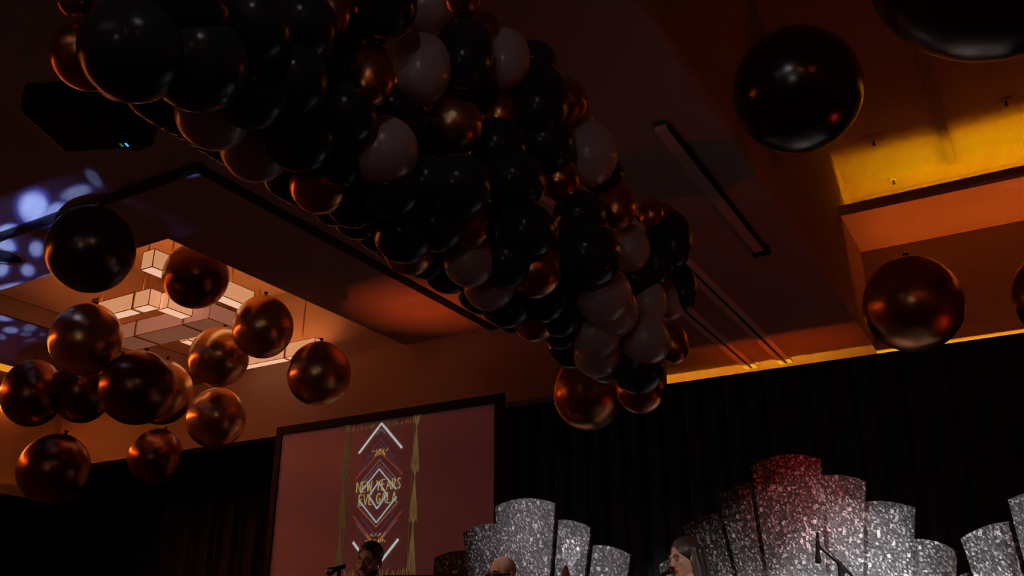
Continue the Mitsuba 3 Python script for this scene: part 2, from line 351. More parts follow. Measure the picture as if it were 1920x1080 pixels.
CX = -5.886
art, arc = [], []
def stroke(a, b, w, col, both=True, y=7.396):
    for s in ((1, -1) if both else (1,)):
        m = bar_xz((CX + s * a[0], a[1]), (CX + s * b[0], b[1]), w, y, y + .003)
        art.append(m); arc.append(np.tile(col, (len(m.vertices), 1)))
WHT, RED, GRY, GLD, ORG, PUR = (.40, .42, .38), (.17, .030, .018), (.085, .06, .06), (.13, .075, .020), (.35, .13, .03), (.050, .025, .035)
stroke((0, 3.69), (.28, 3.403), .022, WHT)
stroke((0, 3.63), (.055, 3.577), .016, GRY)
stroke((0, 3.52), (.2, 3.30), .010, PUR); stroke((0, 3.47), (.26, 3.19), .012, PUR)
stroke((.02, 3.375), (.305, 3.135), .014, RED); stroke((0, 3.42), (.07, 3.35), .016, ORG)
stroke((0, 3.31), (.22, 3.10), .012, GRY); stroke((0, 3.26), (.26, 3.02), .012, (.12, .035, .04))
stroke((0, 3.214), (.23, 2.99), .014, (.28, .30, .28))
stroke((0, 3.081), (.115, 2.947), .014, (.30, .33, .31)); stroke((.115, 2.947), (0, 2.813), .014, (.30, .33, .31))
stroke((.24, 2.914), (0, 2.676), .014, (.26, .32, .30))
stroke((.26, 2.86), (0, 2.633), .012, (.20, .055, .035))
stroke((.21, 2.75), (0, 2.55), .010, PUR); stroke((.305, 2.765), (.06, 2.52), .013, RED); stroke((.26, 2.69), (.05, 2.48), .009, GRY)
stroke((.12, 2.575), (.03, 2.475), .014, ORG)
stroke((.285, 2.50), (.0, 2.215), .024, WHT)
def group_mesh(name, parts, cols):
    m = trimesh.util.concatenate(parts)
    add(k + '__' + name, m, 'm_black', color=np.vstack(cols), emit={'type': 'mesh_attribute', 'name': 'vertex_color'})
    scene[k + '__' + name]['emitter']['sampling_weight'] = .05
    labels[k + '__' + name] = {'kind': 'stuff'}
group_mesh('projected_chevrons', art, arc)
art, arc = [], []
rr = random.Random(3)
for s in (1, -1):                                  # gold ray fans of the frame, left and right columns
    gl = tuple(c * (.8 if s > 0 else .4) for c in GLD)
    for node in (3.60, 3.10, 2.62):
        for j in range(7):
            u = (j - 3) / 3
            stroke((s * .455, node), (s * (.455 + .052 * u), node - .40 - rr.random() * .06), .0048, gl, both=False)
            stroke((s * .455, node), (s * (.455 + .045 * u), node + .10 + rr.random() * .05), .0045, gl, both=False)
    stroke((s * .425, 3.64), (s * .405, 2.24), .005, (.05, .03, .012), both=False)
for z0, z1 in ((3.645, 3.70), (2.14, 2.23)):
    for j in range(30):
        x = -.48 + j * .96 / 29
        stroke((x, z0), (x + rr.uniform(-.03, .03), z1 - rr.random() * .03), .0055, tuple(c * .8 for c in GLD), both=False)
group_mesh('projected_border', art, arc)
# tall thin lettering, each letter a part of its own: strokes in a unit box
GLYPH = {'N': [(0, 0, 0, 1), (0, 1, .8, 0), (.8, 0, .8, 1)], 'E': [(0, 0, 0, 1), (0, 1, .6, 1), (0, .55, .5, .55), (0, 0, .6, 0)],
         'W': [(0, 1, .25, 0), (.25, 0, .5, .8), (.5, .8, .75, 0), (.75, 0, 1, 1)], 'Y': [(0, 1, .4, .5), (.8, 1, .4, .5), (.4, .5, .4, 0)],
         'A': [(0, 0, .4, 1), (.4, 1, .8, 0), (.18, .35, .62, .35)], 'R': [(0, 0, 0, 1), (0, 1, .5, .95), (.5, .95, .6, .75), (.6, .75, .45, .55), (.45, .55, 0, .52), (.3, .52, .65, 0)],
         'S': [(.6, .9, .3, 1), (.3, 1, .05, .8), (.05, .8, .3, .55), (.3, .55, .6, .3), (.6, .3, .35, 0), (.35, 0, 0, .1)], 'V': [(0, 1, .4, 0), (.4, 0, .8, 1)],
         'G': [(.7, .85, .45, 1), (.45, 1, .1, .8), (.1, .8, .02, .45), (.02, .45, .25, .03), (.25, .03, .7, .1), (.7, .1, .7, .45), (.7, .45, .45, .45)], 'L': [(0, 1, 0, 0), (0, 0, .6, 0)]}
def words(t, x0, x1, z, h, col):
    adv = {c: max(max(q[0], q[2]) for q in GLYPH[c]) + .28 if c != ' ' else .55 for c in set(t)}
    sc = (x1 - x0) / (sum(adv[c] for c in t) - .28)
    x = x0
    for c in t:
        if c != ' ':
            m = cat(*[bar_xz((x + q[0] * sc, z + q[1] * h), (x + q[2] * sc, z + q[3] * h), .0095 if abs(q[0] - q[2]) < .3 else .0065, 7.395, 7.398) for q in GLYPH[c]])
            key = add(k + '__projected_letter', m, 'm_black', emit=col)
            scene[key]['emitter']['sampling_weight'] = .02
        x += adv[c] * sc
TXT = (.32, .24, .09)
words('NEW YEARS', -6.165, -5.605, 2.995, .105, TXT)
words('EVE GALA', -6.125, -5.65, 2.862, .105, TXT)
art, arc = [], []
for z, w in ((3.41, .11), (3.375, .06), (2.56, .07), (2.50, .13)):      # small gold ornament rows above and below
    n = int(w / .012)
    for j in range(n):
        x = (j - (n - 1) / 2) * 2 * w / n
        stroke((x - .006, z - .012), (x + .006, z + .012 * (-1) ** j), .010, (.30, .20, .07), both=False)
group_mesh('projected_ornaments', art, arc)
tag(k, 'projection screen in a black frame showing gold art deco lettering and white chevrons', 'screen')

def drape(x0, x1, y, z0, z1, ph):
    nx, nz = 90, 3
    xs = np.linspace(x0, x1, nx)
    fold = .05 * np.sin((xs + ph) * 2 * math.pi / .23) + .02 * np.sin((xs + ph) * 2 * math.pi / .091)
    v, f = [], []
    for side in (0, .012):
        for z in np.linspace(z0, z1, nz):
            v += [(x, y + w + side, z) for x, w in zip(xs, fold)]
    for s in range(2):
        for i in range(nz - 1):
            for j in range(nx - 1):
                a = s * nx * nz + i * nx + j
                q = (a, a + 1, a + nx + 1, a + nx)
                f += [(q[0], q[1], q[2]), (q[0], q[2], q[3])] if s == 0 else [(q[0], q[2], q[1]), (q[0], q[3], q[2])]
    return trimesh.Trimesh(np.array(v, float), np.array(f), process=False)
LD = -17.4
DRAPE_AT = ['first on the left, beyond the picture', 'second on the left, beyond the picture', 'at the lower left corner of the picture', 'below the lowest dark balloons on the left', 'just left of the screen frame', 'behind the left half of the screen', 'behind the right half of the screen', 'below the tip of the balloon garland', 'behind the left part of the right glitter panels', 'behind the right part of the right glitter panels', 'behind the bright panels at the right edge', 'last on the right']
for i in range(12):
    k = thing('drape')
    x0 = LD + i * 1.95
    add(k + '__cloth', drape(x0, x0 + 1.95, 9.5, .02, 4.26, 0), 'm_curtain', smooth=50)
    add(k + '__top_hem', bx(x0, x0 + 1.95, 9.42, 9.60, 4.235, 4.264), 'm_curtain')
    tag(k, 'black velvet drape hanging behind the stage, ' + DRAPE_AT[i], 'curtain', 'black drapes behind the stage')

PANELS = [
    (6.62, [-4.616, 2.218], [-4.448, 2.263], [-4.309, 2.252], -4.745, -3.959, 'silver glitter panel, lowest and leftmost of the left group', 1),
    (6.56, [-4.294, 2.397], [-4.1, 2.455], [-3.961, 2.442], -3.944, -3.632, 'silver glitter panel left of the tallest one in the left group', 1),
    (6.5, [-3.946, 2.584], [-3.659, 2.631], [-3.388, 2.569], -3.74, -3.603, 'silver glitter panel, tallest of the left group, behind the bald man', 0),
    (6.56, [-3.417, 2.433], [-3.294, 2.441], [-3.115, 2.369], -3.588, -3.443, 'silver glitter panel right of the tallest one in the left group', -1),
    (6.62, [-3.167, 2.229], [-2.999, 2.237], [-2.816, 2.157], -3.49, -3.166, 'silver glitter panel, lowest and rightmost of the left group', -1),
    (6.68, [-2.617, 2.079], [-2.5, 2.132], [-2.382, 2.145], -2.267, -2.066, 'silver glitter panel, lowest of the right group, left of the singing woman', 0),
    (6.62, [-2.383, 2.339], [-2.217, 2.409], [-2.072, 2.411], -2.033, -1.742, 'silver glitter panel directly behind the singing woman in the right group', 1),
    (6.56, [-2.081, 2.534], [-1.94, 2.599], [-1.807, 2.6], -1.731, -1.698, 'silver glitter panel left of the tallest one in the right group', 1),
    (6.5, [-1.802, 2.712], [-1.54, 2.774], [-1.315, 2.718], -1.669, -1.467, 'silver glitter panel, tallest of the right group, reddish on top', 0),
    (6.56, [-1.324, 2.61], [-1.192, 2.61], [-1.052, 2.554], -1.494, -1.368, 'silver glitter panel right of the tallest reddish one in the right group', -1),
    (6.62, [-1.081, 2.422], [-0.934, 2.421], [-0.776, 2.365], -1.389, -1.102, 'silver glitter panel second from the right in the right group', -1),
    (6.68, [-0.831, 2.168], [-0.701, 2.161], [-0.57, 2.087], -1.132, -0.92, 'silver glitter panel, lowest and rightmost of the right group', -1),
    (6.56, [-0.53, 2.147], [-0.366, 2.226], [-0.182, 2.224], -0.276, -0.138, 'silver glitter panel, wide and bright, at the right edge of the picture', 1),
    (6.5, [-0.22, 2.356], [-0.05, 2.408], [0.106, 2.404], -0.044, -0.112, 'silver glitter panel, tall, cut by the right edge of the picture', 0),
    (6.62, [-0.592, 1.921], [-0.535, 1.944], [-0.475, 1.942], -0.445, -0.301, 'silver glitter panel tip, lowest one at the right edge of the picture', 0),
]
MAN, BALD, WOMAN = (-4.022, 5.002, 2.046), (-3.212, 5.392, 1.952), (-2.084, 5.76, 2.038)
WMIC = ((-2.076, 5.554, 1.955), (-2.156, 5.411, 1.893))
MICB = ((-1.248, 5.822, 2.151), (-1.279, 5.882, 1.98), (-1.254, 5.852, 2.076), (-1.154, 5.963, 1.962), (-1.097, 6.032, 1.884))
# garland balloons: x, y, z, half width, half height, colour, label
GARLAND = [
    (-1.987, 2.308, 3.579, 0.1, 0.154, 'copper', 'copper chrome balloon overlapping the left edge of the brightest white balloon'),
    (-2.045, 2.705, 3.874, 0.139, 0.188, 'white', 'brightest white balloon in the garland, with a small sharp highlight'),
    (-2.073, 2.517, 3.376, 0.147, 0.145, 'white', 'white balloon half in shade, directly below the copper one near the top of the garland'),
    (-2.01, 2.927, 3.696, 0.137, 0.137, 'gold', 'gold chrome balloon with the brightest glint, below the brightest white balloon'),
    (-1.959, 3.247, 3.921, 0.109, 0.15, 'copper', 'copper chrome balloon right of the bright gold one'),
    (-1.947, 2.905, 4.049, 0.138, 0.202, 'black', 'black balloon between the two upper white balloons of the garland'),
    (-1.891, 3.172, 4.16, 0.13, 0.174, 'white', 'dim white balloon at the upper right edge of the garland'),
    (-1.985, 2.363, 3.963, 0.145, 0.132, 'black', 'black balloon at the top of the picture above the brightest white balloon'),
    (-1.995, 2.638, 4.138, 0.109, 0.123, 'white', 'dusky white balloon peeping out at the top behind a black one'),
    (-2.068, 2.15, 3.829, 0.088, 0.142, 'copper', 'copper chrome balloon cut by the top of the picture, left of the black one'),
    (-1.893, 2.804, 4.273, 0.088, 0.088, 'copper', 'small copper balloon cut by the top edge above the black balloon'),
    (-1.934, 3.046, 4.262, 0.087, 0.103, 'copper', 'copper balloon peeping out behind the upper black balloon on the right edge'),
    (-2.036, 1.953, 3.368, 0.128, 0.128, 'black', 'black balloon left of the top copper balloon with a faint rim'),
    (-2.178, 2.16, 3.284, 0.132, 0.132, 'black', 'black balloon left of the half shaded white one'),
    (-2.282, 1.837, 3.244, 0.137, 0.123, 'white', 'dark white balloon at the lower left edge of the garland, the upper of two'),
    (-2.37, 2.125, 3.282, 0.135, 0.135, 'white', 'dark white balloon at the lower left edge of the garland, the lower of two'),
    (-2.305, 2.419, 3.242, 0.118, 0.125, 'copper', 'dark copper balloon with a dim rim on the lower left edge'),
    (-2.325, 2.655, 3.274, 0.123, 0.114, 'black', 'black balloon tucked under the dark copper one on the lower left edge'),
    (-2.115, 2.636, 3.273, 0.128, 0.137, 'black', 'black balloon below the half shaded white balloon'),
    (-2.205, 2.858, 3.175, 0.13, 0.134, 'black', 'black balloon bulging from the lower edge beside the ceiling track line'),
    (-2.284, 3.005, 3.168, 0.115, 0.115, 'copper', 'dark copper balloon just under the bulging black one on the lower edge'),
    (-1.938, 2.867, 3.337, 0.144, 0.146, 'black', 'black balloon in the middle of the garland left of centre'),
    (-2.022, 3.093, 3.261, 0.101, 0.105, 'copper', 'dim copper balloon in the middle of the garland with a rim on its right'),
    (-2.095, 3.21, 3.151, 0.117, 0.122, 'white', 'dusky white balloon in the middle with a pale rim at lower right'),
    (-2.129, 3.439, 3.119, 0.128, 0.12, 'white', 'dusky white balloon on the lower edge beside the orange lit ceiling'),
    (-2.123, 3.594, 3.078, 0.126, 0.126, 'black', 'black balloon on the lower edge beside the orange lit ceiling'),
    (-1.898, 3.475, 3.158, 0.134, 0.131, 'copper', 'dark copper balloon with a bright rim, middle of the lower part'),
    (-1.862, 3.322, 3.29, 0.141, 0.143, 'black', 'black balloon right above the dark copper one with a bright rim'),
    (-1.871, 3.228, 3.513, 0.143, 0.148, 'black', 'black balloon in the middle right below the copper and gold pair'),
    (-1.84, 3.633, 3.7, 0.108, 0.124, 'copper', 'copper chrome balloon left of the big dim white one on the right edge'),
    (-1.737, 3.778, 3.89, 0.15, 0.183, 'white', 'big dim white balloon on the upper right edge of the garland'),
    (-1.756, 3.571, 4.104, 0.109, 0.12, 'copper', 'copper balloon with two glints at the upper right edge of the garland'),
    (-1.782, 3.72, 4.092, 0.101, 0.112, 'white', 'small dusky white balloon behind the copper one with two glints'),
    (-1.819, 3.388, 4.022, 0.153, 0.212, 'black', 'black balloon between the two upper right copper balloons'),
    (-1.851, 3.497, 3.844, 0.149, 0.16, 'black', 'black balloon left of the big dim white one'),
    (-1.726, 4.082, 3.719, 0.107, 0.15, 'copper', 'copper chrome balloon on the right edge under the big dim white one'),
    (-1.827, 3.828, 3.569, 0.138, 0.143, 'black', 'black balloon left of the copper one on the right edge'),
    (-1.732, 4.255, 3.539, 0.114, 0.143, 'white', 'white balloon on the right edge, single, below a copper one'),
    (-1.773, 4.408, 3.405, 0.137, 0.155, 'black', 'black balloon below the single white one on the right edge'),
    (-1.755, 3.75, 3.308, 0.169, 0.18, 'black', 'large black balloon above the cluster of white ones at the far end'),
    (-1.771, 3.948, 3.173, 0.163, 0.144, 'white', 'widest white balloon of the stack at the far end, topmost'),
    (-1.79, 4.077, 3.131, 0.155, 0.147, 'white', 'second white balloon down in the stack at the far end'),
    (-1.71, 4.43, 3.276, 0.106, 0.135, 'white', 'dusky white balloon right of the widest white one'),
    (-1.698, 4.717, 3.391, 0.105, 0.143, 'white', 'dusky white balloon at the right edge of the far end'),
    (-1.565, 4.502, 3.656, 0.109, 0.187, 'black', 'tall black balloon on the right edge under two small copper ones'),
    (-1.611, 4.74, 3.455, 0.087, 0.161, 'black', 'black balloon jutting out on the right edge of the far end'),
    (-1.633, 4.359, 3.773, 0.072, 0.102, 'copper', 'left one of the small copper balloons on the right edge'),
    (-1.593, 4.497, 3.788, 0.061, 0.104, 'copper', 'right one of the small copper balloons on the right edge'),
    (-1.657, 4.457, 3.554, 0.102, 0.18, 'black', 'black balloon between the single white one and the tall black one'),
    (-1.975, 3.697, 3.106, 0.121, 0.121, 'black', 'black balloon under the dark copper one with a bright rim'),
    (-2.089, 3.821, 3.059, 0.114, 0.119, 'copper', 'dark copper balloon at the bottom edge left of the white stack'),
    (-1.973, 3.856, 3.066, 0.113, 0.108, 'black', 'black balloon at the bottom edge beside the white stack'),
    (-2.041, 4.017, 3.04, 0.092, 0.098, 'black', 'lowest black balloon at the bottom edge left of the white stack'),
    (-1.693, 4.314, 3.014, 0.13, 0.13, 'white', 'round white balloon at the right of the stack above the lowest black one'),
    (-1.886, 4.104, 3.03, 0.136, 0.134, 'white', 'third white balloon down in the stack at the far end'),
    (-1.938, 4.235, 2.972, 0.137, 0.137, 'white', 'fourth white balloon down in the stack at the far end'),
    (-1.945, 4.372, 2.968, 0.128, 0.134, 'white', 'lowest white balloon of the stack, only its rim showing'),
    (-1.781, 4.398, 2.902, 0.149, 0.138, 'black', 'lowest black balloon at the tip of the garland'),
    (-1.847, 4.584, 2.831, 0.133, 0.127, 'copper', 'dark copper balloon hanging at the very tip of the garland'),
    (-1.666, 4.665, 3.094, 0.087, 0.129, 'copper', 'dark copper balloon on the right of the tip of the garland'),
    (-2.302, 1.361, 3.195, 0.108, 0.108, 'copper', 'dim brown copper balloon at the left end of the garland'),
    (-2.106, 1.378, 3.153, 0.151, 0.159, 'black', 'largest black balloon at the upper left end of the garland'),
    (-2.053, 1.566, 3.207, 0.154, 0.157, 'black', 'black balloon at the upper left, right of the largest one'),
    (-1.999, 1.709, 3.419, 0.138, 0.138, 'black', 'black balloon near the top of the picture at the upper left, third from the end'),
    (-2.022, 1.473, 3.35, 0.139, 0.139, 'black', 'black balloon cut by the top of the picture at the upper left'),
    (-2.226, 1.241, 3.291, 0.048, 0.054, 'copper', 'copper balloon at the top left corner peeping behind the largest black one'),
    (-2.018, 1.94, 3.581, 0.134, 0.146, 'black', 'black balloon left of the copper one at the top of the picture'),
    (-2.121, 1.849, 3.292, 0.136, 0.136, 'black', 'black balloon above the two dark white ones on the lower left edge'),
    (-2.08, 2.282, 3.42, 0.132, 0.132, 'black', 'black balloon below the copper one at the upper middle'),
    (-2.218, 2.407, 3.321, 0.124, 0.124, 'black', 'black balloon left under the half shaded white one'),
    (-2.033, 2.772, 3.332, 0.127, 0.127, 'black', 'black balloon under the bright gold one'),
    (-2.09, 2.941, 3.228, 0.126, 0.126, 'black', 'black balloon at the middle lower part left of a dim copper one'),
    (-1.967, 3.228, 3.711, 0.153, 0.153, 'black', 'black balloon under the copper one beside the bright gold one'),
    (-1.976, 3.345, 3.176, 0.129, 0.129, 'black', 'black balloon left of the dark copper one with a bright rim'),
]
# balloons in the core of the garland: x, y, z, radius
FILLERS = [(-2.504, 1.618, 3.386, 0.125), (-2.384, 1.607, 3.483, 0.125), (-2.28, 1.63, 3.656, 0.125), (-2.39, 1.658, 3.487, 0.125), (-2.518, 1.771, 3.395, 0.125), (-2.399, 1.76, 3.493, 0.125),
           (-2.294, 1.784, 3.664, 0.125), (-2.521, 1.824, 3.396, 0.125), (-2.523, 1.877, 3.397, 0.125), (-2.406, 1.866, 3.496, 0.125), (-2.3, 1.89, 3.666, 0.125), (-2.525, 1.932, 3.398, 0.125),
           (-2.302, 1.944, 3.666, 0.125), (-2.526, 1.986, 3.397, 0.125), (-2.409, 1.975, 3.496, 0.125), (-2.525, 2.042, 3.396, 0.125), (-2.304, 2.055, 3.664, 0.125), (-2.524, 2.099, 3.395, 0.125),
           (-2.409, 2.087, 3.493, 0.125), (-2.522, 2.156, 3.393, 0.125), (-2.408, 2.144, 3.491, 0.125), (-2.303, 2.169, 3.658, 0.125), (-2.52, 2.214, 3.39, 0.125), (-2.406, 2.202, 3.488, 0.125),
           (-2.516, 2.273, 3.386, 0.125), (-2.4, 2.321, 3.48, 0.125), (-2.396, 2.381, 3.475, 0.125), (-2.501, 2.454, 3.372, 0.125), (-2.391, 2.442, 3.47, 0.125), (-2.494, 2.516, 3.366, 0.125),
           (-2.378, 2.566, 3.456, 0.125), (-2.371, 2.629, 3.449, 0.125), (-2.469, 2.706, 3.344, 0.125), (-2.363, 2.694, 3.44, 0.125), (-2.252, 2.785, 3.587, 0.125), (-2.448, 2.836, 3.326, 0.125),
           (-2.334, 2.89, 3.411, 0.125), (-2.424, 2.97, 3.306, 0.125), (-2.322, 2.958, 3.4, 0.125), (-2.222, 2.984, 3.551, 0.125), (-2.411, 3.038, 3.295, 0.125), (-2.31, 3.025, 3.388, 0.125),
           (-2.298, 3.094, 3.376, 0.125), (-2.199, 3.121, 3.523, 0.125), (-2.284, 3.164, 3.362, 0.125), (-2.186, 3.19, 3.509, 0.125), (-2.366, 3.246, 3.258, 0.125), (-2.332, 3.389, 3.23, 0.125),
           (-2.128, 3.476, 3.442, 0.125), (-2.275, 3.608, 3.183, 0.125), (-2.233, 3.758, 3.149, 0.125), (-2.21, 3.835, 3.131, 0.125), (-2.038, 3.85, 3.341, 0.125), (-2.105, 3.9, 3.194, 0.125),
           (-2.018, 3.927, 3.319, 0.125), (-2.082, 3.978, 3.173, 0.125), (-1.997, 4.005, 3.296, 0.125), (-1.954, 4.163, 3.248, 0.125), (-2.086, 4.227, 3.031, 0.125), (-2.011, 4.217, 3.107, 0.125),
           (-1.959, 4.379, 3.06, 0.125), (-1.933, 4.462, 3.035, 0.125), (-1.857, 4.488, 3.142, 0.125), (-2.171, 2.684, 3.697, 0.12), (-2.202, 2.364, 3.855, 0.12), (-2.242, 2.567, 4.116, 0.12),
           (-2.164, 2.776, 3.649, 0.12), (-2.21, 2.258, 3.711, 0.12), (-2.158, 3.043, 3.997, 0.12), (-1.836, 3.368, 4.236, 0.12), (-2.025, 3.168, 4.04, 0.12), (-1.787, 4.058, 3.91, 0.12),
           (-1.85, 4.311, 3.607, 0.12), (-1.78, 4.474, 3.199, 0.12)]
# giant loose balloons
LOOSE = [
    (-5.185, 3.353, 3.952, 0.29, 0.279, 'black', 'largest black balloon of the left cluster, in front of the blue light dots'),
    (-6.204, 5.054, 4.575, 0.29, 0.285, 'dark', 'dark brown balloon covering the upper corner of the lantern recess'),
    (-6.418, 4.253, 3.791, 0.277, 0.29, 'gold', 'gold balloon with an orange tag at the top, left of the lanterns'),
    (-5.966, 5.686, 4.246, 0.275, 0.29, 'gold', 'gold balloon with a knot at the top right of the lanterns'),
    (-6.593, 5.764, 4.077, 0.29, 0.28, 'gold', 'gold balloon directly under the lanterns'),
    (-7.412, 4.507, 3.541, 0.253, 0.29, 'dark', 'dark balloon with a blue rim at the left end of the row'),
    (-7.146, 4.792, 3.6, 0.253, 0.29, 'dark', 'dark copper balloon second from the left in the row'),
    (-6.048, 4.516, 3.402, 0.286, 0.29, 'dark', 'large dark copper balloon third in the row'),
    (-7.892, 6.207, 4.005, 0.316, 0.338, 'gold', 'gold balloon half hidden behind the large dark one'),
    (-6.844, 6.044, 3.57, 0.28, 0.29, 'gold', 'brightest gold balloon, above the top edge of the curtain'),
    (-5.507, 5.982, 3.805, 0.285, 0.29, 'gold', 'gold copper balloon under the end of the right lantern'),
    (-7.148, 4.661, 2.885, 0.29, 0.286, 'dark', 'dark copper balloon at the lower left in front of the curtain top'),
    (-7.83, 6.188, 3.312, 0.268, 0.284, 'dark', 'small dark gold balloon lowest in the left cluster, at the curtain edge'),
    (-0.647, 3.703, 3.865, 0.29, 0.288, 'black', 'large black balloon at the upper right beside the golden recess'),
    (-0.491, 5.661, 3.426, 0.29, 0.287, 'copper', 'copper balloon under the right ceiling recess, with orange glints at its bottom'),
    (0.298, 6.299, 3.548, 0.29, 0.267, 'dark', 'dark balloon cut by the right edge of the picture'),
    (0.131, 2.051, 3.071, 0.29, 0.29, 'black', 'huge black balloon cut by the top right corner of the picture'),
    (-2.75, 5.825, 3.222, 0.256, 0.279, 'copper', 'copper amber balloon with orange glints hanging beside the tip of the garland'),
]

def fan_panel(Y, tl, top, tr, bl, br, label, tuck=0):
    # tuck: the side (-1 left, 1 right) on which the panel reaches a little behind its neighbour
    if tuck < 0: tl, bl = (tl[0] - .05, tl[1]), bl - .06
    if tuck > 0: tr, br = (tr[0] + .05, tr[1]), br + .06
    k = thing('glitter_panel')
    a, m, b = np.array(tl), np.array(top), np.array(tr)
    cx = (a[0] + b[0]) / 2
    pts = []
    for i in range(21):
        t = i / 20
        base = a + (b - a) * t
        pts.append(base + np.array([0, (m[1] - (a[1] + b[1]) / 2) * (1 - (2 * t - 1) ** 2)]))
    outline = [(bl, .502)] + [tuple(p) for p in pts] + [(br, .502)]
    face = Polygon(outline)
    add(k + '__face', extr_xz(face, Y, Y + .03), 'm_glitter')
    add(k + '__back_board', extr_xz(face.buffer(-.004), Y + .0301, Y + .036), 'm_black')
    add(k + '__foot', bx((bl + br) / 2 - .03, (bl + br) / 2 + .03, Y + .036, Y + .055, .501, .9), 'm_black')
    tag(k, label, 'panel')
for row in PANELS:
    fan_panel(*row)

# ------------------------------------------------------------------ balloons
def teardrop(nu, nv, knot):
    th = np.linspace(0, math.pi, nv)
    prof = []
    for t in th[:-1]:
        z, r = math.cos(t), math.sin(t)
        if z < 0:
            z *= 1.10; r *= 1 - .10 * (1 - math.sin(t)) ** 1.2
        prof.append((r, z))
    prof = [(max(r, 0), z) for r, z in prof]
    if knot: prof += [(.045, -1.115), (.028, -1.135), (.05, -1.16), (.055, -1.19), (0, -1.19)]
    else: prof += [(0, -1.11)]
    m = trimesh.creation.revolve(np.array(prof), sections=nu)
    if m.volume < 0: m.invert()
    return m
def knot_mesh():
    m = trimesh.creation.revolve(np.array([(0, -1.09), (.05, -1.10), (.03, -1.13), (.055, -1.155), (.07, -1.20), (.05, -1.205), (0, -1.19)]), sections=14)
    if m.volume < 0: m.invert()
    return m
BAL = {}
for mat in ('m_copper', 'm_gold', 'm_blacklatex', 'm_whitelatex'):
    BAL[mat] = mikit.ply(teardrop(40, 30, True), mat, smooth=True)
BIG, KNOT = {}, mikit.ply(knot_mesh(), 'm_knot', smooth=40)
for mat in ('m_copper', 'm_gold', 'm_dark', 'm_darkball', 'm_bigblack'):
    BIG[mat] = mikit.ply(teardrop(72, 54, False), mat, smooth=True)
def orient(p, axis, rx, rl):
    """the unit balloon's +z (round end) along axis"""
    a = np.array(axis, float); a /= np.linalg.norm(a)
    b = np.cross([0, 0, 1.0] if abs(a[2]) < .95 else [1.0, 0, 0], a); b /= np.linalg.norm(b)
    c = np.cross(a, b)
    M = np.eye(4); M[:3, 0], M[:3, 1], M[:3, 2], M[:3, 3] = b * rx, c * rx, a * rl, p
    return T(M.tolist())
MATS = {'black': 'm_blacklatex', 'white': 'm_whitelatex', 'copper': 'm_copper', 'gold': 'm_gold'}
def garland_balloon(p, rx, ry, col):
    p = np.array(p)
    view = np.array(EYE) - p; view /= np.linalg.norm(view)
    if ry > 1.1 * rx: axis, r, rl = np.array([.15, -.25, -1.0]), rx, ry
    else: axis, r = view + np.array([.25, .1, -.45]) , math.sqrt(rx * ry); rl = r * 1.05
    k = thing(f'{col}_balloon')
    scene[k] = {**BAL[MATS[col]], 'to_world': orient(p, axis, r, rl)}
    return k
for x, y, z, rx, ry, col, label in GARLAND:
    k = garland_balloon((x, y, z), rx, ry, col)
    tag(k, label, 'balloon', 'balloons of the garland')
for x, y, z, r in FILLERS:
    k = garland_balloon((x, y, z), r, r * rng.uniform(.95, 1.05), 'black')
    tag(k, 'black balloon deep inside the garland, mostly hidden behind the outer ones', 'balloon', 'inner black balloons of the garland')
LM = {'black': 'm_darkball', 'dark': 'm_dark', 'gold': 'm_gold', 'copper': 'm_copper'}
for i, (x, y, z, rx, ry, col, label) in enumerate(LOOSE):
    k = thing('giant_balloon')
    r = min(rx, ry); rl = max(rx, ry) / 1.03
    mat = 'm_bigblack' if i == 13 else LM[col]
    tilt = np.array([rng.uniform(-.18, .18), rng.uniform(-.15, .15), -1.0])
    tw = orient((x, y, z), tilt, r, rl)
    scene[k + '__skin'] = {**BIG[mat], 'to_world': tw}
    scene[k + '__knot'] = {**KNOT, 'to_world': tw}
    kp = np.array((x, y, z)) - tilt / np.linalg.norm(tilt) * 1.19 * rl
    if i == 2:
        add(k + '__paper_tag', bx(kp[0] - .05, kp[0] + .03, kp[1] - .01, kp[1] - .004, kp[2] - .005, kp[2] + .04), 'm_tag')
    tag(k, label, 'balloon')

# ------------------------------------------------------------------ people
S3 = m3.Manifold.sphere
def ball(p, r, n=20): return S3(r, n).translate(tuple(map(float, p)))
def ell(p, r, n=28): return S3(1.0, n).scale(tuple(map(float, r))).translate(tuple(map(float, p)))
def bone(*pr): return m3.Manifold.batch_hull([ball(p, r) for p, r in pr])
def union(parts):
    return m3.Manifold.batch_boolean(parts, m3.OpType.Add)
def to_tri(m, length, it=8):
    m = m.refine_to_length(length).to_mesh()
    t = trimesh.Trimesh(m.vert_properties[:, :3], m.tri_verts, process=True)
    trimesh.smoothing.filter_taubin(t, lamb=.5, nu=.52, iterations=it)
    return t
def head_parts(w=1.0):
    """a head at the origin (between the eyes), looking along -y"""
    return [ell((0, .015, .03), (.074 * w, .096, .088)), ell((0, -.02, -.01), (.066 * w, .075, .085)),
            bone(((0, -.068, -.098), .020), ((-.048 * w, -.005, -.066), .022), ((.048 * w, -.005, -.066), .022), ((-.04 * w, -.05, -.03), .028), ((.04 * w, -.05, -.03), .028), ((0, -.06, -.05), .03)),
            bone(((0, -.094, .006), .0075), ((0, -.116, -.030), .0095), ((-.012, -.100, -.036), .0085), ((.012, -.100, -.036), .0085)),
            bone(((-.034, -.083, .020), .0095), ((0, -.090, .020), .009), ((.034, -.083, .020), .0095)),
            ell((-.077 * w, .012, -.012), (.010, .020, .032), 14), ell((.077 * w, .012, -.012), (.010, .020, .032), 14)]
